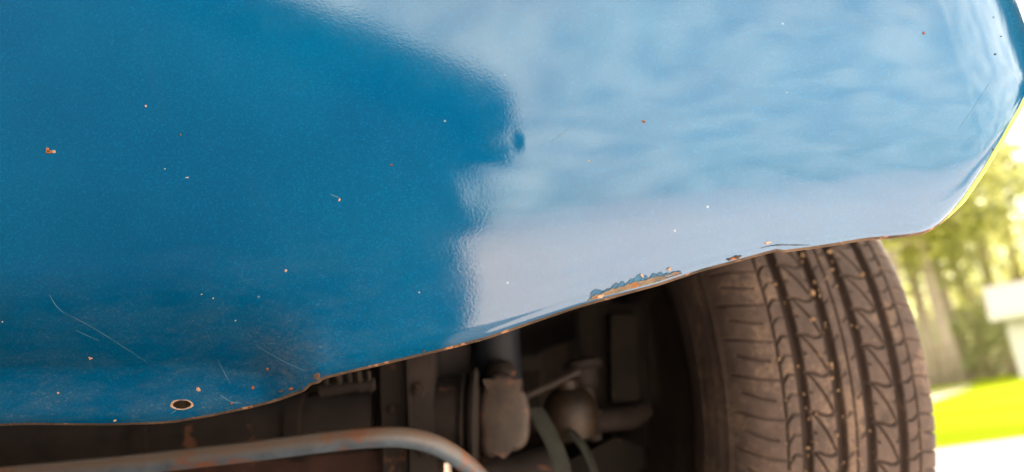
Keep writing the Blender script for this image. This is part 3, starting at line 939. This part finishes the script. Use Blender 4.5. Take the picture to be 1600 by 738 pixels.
# control arm bushing: axis roughly along the picture's horizontal
ax = (at(760, 640, .70) - at(680, 640, .70)).normalized()
bm = bmesh.new(); lathe(bm, at(676, 658, .70), ax, [(0, .012), (.0, .033), (.006, .035), (.026, .034), (.0265, .029), (.03, .029)], 36); addpart('bushing_shell', bm, STEEL)
bm = bmesh.new(); lathe(bm, at(722, 656, .70), ax, [(0, .02), (.0, .038), (.002, .040), (.004, .038), (.005, .030), (.008, .030), (.0085, .042), (.012, .044), (.0135, .040), (.015, .02)], 36); addpart('bushing_rubber', bm, RUBBERB)
# cast knuckle of the control arm
bm = bmesh.new()
pk = [at(768, 583, .69), at(800, 583, .69), at(806, 600, .69), at(822, 612, .69), at(829, 640, .69), at(826, 690, .69), at(812, 706, .69), at(784, 706, .69), at(764, 720, .69), at(750, 705, .69), at(747, 640, .69), at(752, 608, .69), at(764, 600, .69)]
prism(bm, pk, (0, .045, 0))
bmesh.ops.bevel(bm, geom=list(bm.edges), offset=.006, segments=3, affect='EDGES', profile=.5)
addpart('control_arm_end', bm, worn('cast_iron', (0.0084, 0.0052, 0.0037), (0.0430, 0.0289, 0.0210), .6, 45, .4, (.08, .035, .02), 60, .6), True, 50)
# shock tube and bump stop above it
bm = bmesh.new(); tube(bm, [at(772, 470, .75), at(778, 606, .75)], .0225, 28); addpart('shock_absorber', bm, SHOCK, True, 40)
bm = bmesh.new(); lathe(bm, at(784, 590, .715), (0, 0, 1), [(0, .012), (.004, .014), (.010, .012), (.014, .008), (.016, 0)], 20); addpart('ball_joint_nut', bm, STEEL)
# diagonal link rod
bm = bmesh.new(); tube(bm, [at(815, 622, .76), at(860, 602, .765), at(905, 580, .77)], .0035, 12); addpart('link_rod', bm, GREYST)
# tie rod end, boot and arm
bm = bmesh.new(); lathe(bm, at(895, 690, .80), (0.05, -.1, 1), [(0, .014), (.004, .024), (.018, .028), (.034, .027), (.046, .02), (.05, .012), (.058, .011)], 28); addpart('tie_rod_end', bm, GOLD)
bm = bmesh.new(); lathe(bm, at(908, 560, .80), (0.02, 0, -1), [(0, .010), (.004, .020), (.010, .021), (.012, .014), (.026, .013), (.03, .008), (.05, .007), (.052, .012), (.064, .012), (.066, .007), (.08, .007)], 20); addpart('brake_fitting', bm, STEEL)
bm = bmesh.new(); tube(bm, [at(925, 660, .80), at(950, 656, .80), at(985, 652, .81), at(1010, 640, .82)], [.010, .0115, .0115, .009], 16); addpart('steering_arm', bm, RUBBERB)
bm = bmesh.new(); box(bm, at(955, 570, .86), (.075, .05, .13), Matrix.Rotation(.15, 3, 'Y'), .012); addpart('brake_caliper', bm, UNDER, True)
bm = bmesh.new(); box(bm, at(975, 560, .825), (.03, .02, .09), Matrix.Rotation(.15, 3, 'Y'), .006); addpart('caliper_bracket', bm, UNDER, True)
# flat strap hanging across
bm = bmesh.new()
sp = catmull([at(836, 640, .72), at(848, 660, .715), at(868, 700, .71), at(880, 745, .705), at(884, 800, .70)], 6)
tube(bm, sp, .0105, 12, True, (1.0, .25)); addpart('rubber_strap', bm, HOSE, True, 50)
bm = bmesh.new()
sp = catmull([at(892, 676, .77), at(912, 700, .765), at(928, 740, .76), at(934, 790, .755)], 6)
tube(bm, sp, .008, 12, True, (1.0, .4)); addpart('brake_hose', bm, HOSE, True, 50)
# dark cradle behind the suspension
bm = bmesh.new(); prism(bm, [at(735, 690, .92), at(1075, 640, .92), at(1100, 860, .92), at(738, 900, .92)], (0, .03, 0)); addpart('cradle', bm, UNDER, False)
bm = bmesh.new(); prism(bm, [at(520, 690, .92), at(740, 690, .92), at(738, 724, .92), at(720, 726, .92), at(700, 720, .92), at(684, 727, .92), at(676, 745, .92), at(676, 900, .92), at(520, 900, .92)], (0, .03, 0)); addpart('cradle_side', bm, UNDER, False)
# small hardware
def bolt(px, py, y, r, name='bolt', mat=STEEL):
    bm = bmesh.new(); o_ = at(px, py, y)
    lathe(bm, o_ + Vector((0, .004, 0)), (0, -1, 0), [(0, r * 1.7), (.0025, r * 1.7), (.0026, r * 1.05)], 18)
    lathe(bm, o_ + Vector((0, .0014, 0)), (0, -1, 0), [(0, r), (r * .8, r), (r, r * .8), (r * 1.02, r * .45), (r * 1.5, r * .42), (r * 1.55, 0)], 6)
    addpart(name, bm, mat, True, 30)
for px, py, y, r in ((655, 610, .665, .006), (662, 705, .665, .0055), (614, 640, .675, .005), (955, 540, .835, .006), (962, 610, .835, .006), (300, 640, .695, .006), (520, 650, .695, .006)):
    bolt(px, py, y, r)
# seams and clamps on the axle tube
for px, py in ((240, 680), (470, 667)):
    bm = bmesh.new(); c0 = at(px, py, .692); t0 = (at(px + 30, py - 2.2, .692) - c0).normalized()
    lathe(bm, c0 - t0 * .006, t0, [(0, .0262), (0, .0285), (.012, .0285), (.012, .0262)], 30); addpart('clamp_band', bm, RUBBERB)
# lower control arm and dust shield edge
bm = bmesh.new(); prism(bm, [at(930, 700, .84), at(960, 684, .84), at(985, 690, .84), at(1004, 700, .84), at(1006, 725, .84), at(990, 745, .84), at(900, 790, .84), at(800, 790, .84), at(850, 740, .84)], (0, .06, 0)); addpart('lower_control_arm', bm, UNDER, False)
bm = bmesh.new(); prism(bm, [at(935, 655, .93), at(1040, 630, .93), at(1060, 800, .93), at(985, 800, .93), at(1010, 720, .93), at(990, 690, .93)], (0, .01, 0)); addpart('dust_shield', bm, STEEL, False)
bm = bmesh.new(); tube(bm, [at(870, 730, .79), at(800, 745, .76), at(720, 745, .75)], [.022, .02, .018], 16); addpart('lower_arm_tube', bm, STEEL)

# ------------------------------------------------------------------ background: trees, shed
BARK = worn('bark', (0.24, 0.19, 0.15), (0.40, 0.32, 0.26), .95, 3, .1)
def leafmat(name, c1, c2, tr, tc_):
    m, n, l, p = newmat(name)
    oi = n.new('ShaderNodeTexNoise'); oi.inputs['Scale'].default_value = .8
    g = n.new('ShaderNodeTexCoord'); l.new(g.outputs['Object'], oi.inputs['Vector'])
    c = ramp(n, l, oi.outputs['Fac'], [(0.35, c1), (0.65, c2)])
    l.new(c, p.inputs['Base Color']); p.inputs['Roughness'].default_value = .6; p.inputs['Specular IOR Level'].default_value = .25
    t = n.new('ShaderNodeBsdfTranslucent'); t.inputs['Color'].default_value = (*tc_, 1)
    mx = n.new('ShaderNodeMixShader'); mx.inputs['Fac'].default_value = tr
    out = [q for q in n if q.type == 'OUTPUT_MATERIAL'][0]
    l.new(p.outputs['BSDF'], mx.inputs[1]); l.new(t.outputs['BSDF'], mx.inputs[2]); l.new(mx.outputs['Shader'], out.inputs['Surface'])
    return m
LEAFY = leafmat('yellow_green_leaves', (0.075, 0.095, 0.012), (0.12, 0.13, 0.018), .7, (0.72, 0.68, 0.28))
LEAFG = leafmat('green_leaves', (0.045, 0.075, 0.022), (0.08, 0.10, 0.028), .65, (0.50, 0.49, 0.27))
LEAFD = leafmat('dark_needles', (0.010, 0.018, 0.008), (0.020, 0.030, 0.012), .1, (0.03, 0.04, 0.01))
def leaves(name, blobs, count, size, mat, parent, seed, drop=.35):
    """leaf-sized faces gathered in clumps through the crown's volume"""
    r = np.random.default_rng(seed)
    cl = []
    for (c, rad, wgt) in blobs:
        k = max(int(wgt * 26), 4)
        d = r.normal(size=(k, 3)); d /= np.linalg.norm(d, axis=1)[:, None]
        cl.append(np.array(c) + d * np.array(rad) * (r.random((k, 1)) ** .4))
    cl = np.concatenate(cl)
    cl = cl[r.random(len(cl)) > drop * .5]
    which = r.integers(0, len(cl), count)
    cs = r.uniform(.25, .6, len(cl)) * size * 7
    pos = cl[which] + r.normal(size=(count, 3)) * cs[which][:, None] * np.array([1, 1, .55])
    a = r.normal(size=(count, 3)); a /= np.linalg.norm(a, axis=1)[:, None]
    b = np.cross(a, r.normal(size=(count, 3))); b /= np.linalg.norm(b, axis=1)[:, None]
    s = r.uniform(.6, 1.4, (count, 1)) * size
    P4 = np.stack([pos - a * s, pos + b * s * .5, pos + a * s, pos - b * s * .5], 1).reshape(-1, 3)
    me = bpy.data.meshes.new(name)
    me.vertices.add(len(P4)); me.vertices.foreach_set('co', P4.reshape(-1).astype(np.float32))
    me.loops.add(len(P4)); me.loops.foreach_set('vertex_index', np.arange(len(P4), dtype=np.int32))
    me.polygons.add(count); me.polygons.foreach_set('loop_start', (np.arange(count) * 4).astype(np.int32))
    me.update(calc_edges=True)
    return link(name, me, mat, parent)
def tree(name, label, x, y, h, tr, mat, seed, crown0=.35, spread=.22, count=5000, size=.16, group='tall trees beyond the lawn', lean=0.0, cat='tree'):
    t = empty(name, (x, y, 0), label, cat, group)
    r = random.Random(seed)
    bm = bmesh.new()
    pts = [Vector((lean * k * h / 8 + r.uniform(-.1, .1) * k * .3, r.uniform(-.1, .1) * k * .3, h * .92 * k / 8 - (.2 if k == 0 else 0))) for k in range(9)]
    tube(bm, pts, [tr * (1.35 if k == 0 else 1 - .1 * k) for k in range(9)], 10)
    blobs = []
    n = 9
    for k in range(n):
        f = crown0 + (1 - crown0) * k / (n - 1)
        a = r.uniform(0, 6.28)
        ext = h * spread * (1.1 - .75 * (f - crown0) / (1 - crown0)) * r.uniform(.6, 1.1)
        p0 = Vector((lean * f * h, 0, f * h * .92)); p1 = p0 + Vector((cos(a) * ext, sin(a) * ext, ext * r.uniform(.0, .5)))
        tube(bm, [p0, (p0 + p1) / 2 + Vector((0, 0, .1)), p1], [tr * .35, tr * .22, tr * .08], 6)
        blobs.append((p1, (ext * .8, ext * .8, h * .07), 1.0))
        blobs.append((p0, (ext * .7, ext * .7, h * .06), .5))
    o = bmobj('trunk', bm, BARK, t)
    leaves('crown', blobs, count, size, mat, t, seed + 5)
    return t
def bgx(px, y):
    d = ray(px, 590); return d[0] / d[1] * y
specs = [(1395, 34, 15, .26, LEAFG, 'slender', .30, .20), (1440, 30, 16, .24, LEAFY, 'slender', .34, .20), (1468, 33, 17, .28, LEAFG, 'slender', .38, .18), (1492, 31, 16, .26, LEAFY, 'slender', .40, .18),
         (1512, 35, 18, .27, LEAFG, 'slender', .36, .19), (1545, 40, 17, .28, LEAFY, 'slender', .2, .22), (1590, 38, 18, .3, LEAFG, 'slender', .2, .24), (1640, 36, 17, .3, LEAFY, 'slender', .25, .22), (1420, 44, 18, .3, LEAFY, 'slender', .25, .24), (1560, 50, 20, .3, LEAFG, 'slender', .12, .26)]
labs = ['leafy tree partly hidden behind the front tyre', 'yellow green tree with thin trunk nearest the tyre at the lawn edge', 'green tree with grey brown trunk second from the tyre', 'yellow leaved tree in the middle of the trunk cluster',
        'green tree at the right end of the trunk cluster', 'yellow green tree just left of the white shed', 'full green tree rising behind the white shed', 'yellow green tree at the far right behind the shed', 'yellow green tree behind the trunk cluster', 'distant dense green tree between trunk cluster and shed']
for k, (px, y, h, tr, m, nm, c0, spd) in enumerate(specs):
    tree('tree', labs[k], bgx(px, y), y, h, tr, m, 20 + k, c0, spd, 5200, .17)
for k, (px, y, h, m, lab) in enumerate([(1555, 34, 3.4, LEAFG, 'dark green bush left of the white shed'), (1520, 44, 4.0, LEAFG, 'green bush behind the tree trunks'), (1420, 40, 3.5, LEAFG, 'green bush beside the tyre edge')]):
    t = empty('bush', (bgx(px, y), y, 0), lab, 'bush', 'bushes under the trees')
    bm = bmesh.new()
    for q in range(5):
        a = q * 1.3
        tube(bm, [(0, 0, -.1), (cos(a) * h * .2, sin(a) * h * .2, h * .5), (cos(a) * h * .4, sin(a) * h * .4, h * .85)], [.04, .03, .01], 6)
    bmobj('stem', bm, BARK, t)
    leaves('foliage', [((0, 0, h * .5), (h * .6, h * .6, h * .45), 2.0), ((h * .2, 0, h * .7), (h * .5, h * .5, h * .3), 1.0)], 2600, .11, m, t, 60 + k)
wood = []
r_ = np.random.default_rng(5)
for k in range(34):
    px_ = 1330 + k * 13; y_ = r_.uniform(52, 66); h_ = r_.uniform(5, 11) 
    wood.append(((bgx(px_, y_), y_, h_ * .45), (2.2, 2.0, h_ * .5), 1.4))
fw = leaves('far_woodland', wood, 26000, .26, LEAFG, None, 77, .1)
tag(fw, 'blurred green woodland closing the view behind the trunks', 'woodland'); fw['kind'] = 'stuff'
# shed
WHITE = simple('cream_siding', (0.56, 0.53, 0.46), .7); SHROOF = simple('pale_shingle', (0.34, 0.30, 0.27), .85)
def spt(px, py, y):
    d = ray(px, py); return d[0] / d[1] * y
SY = 24.0
sx = spt(1566, 490, SY)
_c, _s = cos(radians(-31)), sin(radians(-31))
shed = empty('shed', (sx + 2.0 * _c - 1.5 * _s, SY + 2.0 * _s + 1.5 * _c, 0), 'small white shed with pale roof at the right edge behind the lawn', 'shed')
shed.rotation_euler = (0, 0, radians(-31))
for k in range(10):
    bm = bmesh.new(); box(bm, (0, 0, .09 + .19 * k), (4.0, 3.0, .186), None, .008); bmobj('siding_board', bm, WHITE, shed, False)
for sg in (-1, 1):
    bm = bmesh.new(); prism(bm, [(-2.35, sg * 1.85, 1.78), (-2.35, 0, 2.72), (-2.35, 0, 2.86), (-2.35, sg * 1.88, 1.92)], (4.7, 0, 0)); bmobj('roof_slope', bm, SHROOF, shed, False)
for sg in (-1, 1):
    bm = bmesh.new(); prism(bm, [(sg * 1.99, -1.45, 1.85), (sg * 1.99, 1.45, 1.85), (sg * 1.99, 0, 2.68)], (-.04 * sg, 0, 0)); bmobj('gable', bm, WHITE, shed, False)
bm = bmesh.new(); box(bm, (0, -1.90, 1.80), (4.72, .04, .22), None, .005); bmobj('fascia_board', bm, WHITE, shed, False)
bm = bmesh.new(); box(bm, (.9, -1.52, .95), (.9, .05, 1.7), None, .01); bmobj('door', bm, WHITE, shed, False)

# ------------------------------------------------------------------ out of view: dark gable and conifers added to shape the paint's mirror image
SIDING = simple('dark_brown_siding', (0.010, 0.007, 0.006), 1.0, 0, 0.0); ROOFD = simple('dark_shingle', (0.010, 0.009, 0.008), 1.0, 0, 0.0); TRIM = simple('brown_trim', (0.012, 0.009, 0.007), 1.0, 0, 0.0)
DARKPANE = simple('dark_matt_pane', (0.010, 0.010, 0.012), 1.0, 0, 0.0)  # matt and dark so the panes mirror no sky
HD = 6.6
hx = -0.50
added_house = empty('added_house', (hx - 4, -HD - 4, 0), 'unseen dark brown gabled building added as a dark shape mirrored in the car paint', 'added_house')  # unseen, added as the dark shape mirrored on the panel's left
def hb(name, pts, off, m):
    bm = bmesh.new(); prism(bm, [Vector(p) - Vector(added_house.location) for p in pts], off); return bmobj(name, bm, m, added_house, False)
EZ, PITCHR = 3.57, 0.85
HW = 5.2
RX = hx - HW
hb('wall', [(hx, -HD, 0), (hx - 2 * HW, -HD, 0), (hx - 2 * HW, -HD, EZ + .2), (RX, -HD, EZ + .2 + HW * PITCHR), (hx, -HD, EZ + .2)], (0, -9, 0), SIDING)
OV = 0.80
for sg in (1, -1):
    ex = RX + sg * (HW + OV); ez = EZ + .2 - OV * PITCHR
    hb('roof_slope', [(ex, -HD + .4, ez), (RX, -HD + .4, EZ + .2 + HW * PITCHR), (RX, -HD + .4, EZ + .58 + HW * PITCHR), (ex, -HD + .4, ez + .38)], (0, -9.8, 0), ROOFD)
for wx in (hx - 2.2, hx - 5.0):
    f_ = hb('window', [(wx, -HD + .02, .9), (wx - 1.1, -HD + .02, .9), (wx - 1.1, -HD + .02, 2.2), (wx, -HD + .02, 2.2)], (0, .05, 0), TRIM)
    bm = bmesh.new(); prism(bm, [Vector(p) - Vector(added_house.location) for p in [(wx - .08, -HD + .08, .98), (wx - 1.02, -HD + .08, .98), (wx - 1.02, -HD + .08, 2.12), (wx - .08, -HD + .08, 2.12)]], (0, .01, 0))
    g_ = bmobj('pane', bm, DARKPANE, f_, False)
tree('added_evergreen', 'unseen dark conifer added to darken the mirrored panel corner', 6.3, 3.0, 4.3, .2, LEAFD, 90, .30, .34, 18000, .12, 'unseen conifers added for the mirror image')  # unseen, added to darken the mirror image at the panel corner
tree('added_evergreen', 'second unseen dark conifer added to darken the mirrored panel corner', 8.8, 4.4, 4.4, .2, LEAFD, 91, .30, .28, 9000, .12, 'unseen conifers added for the mirror image')
print('built')
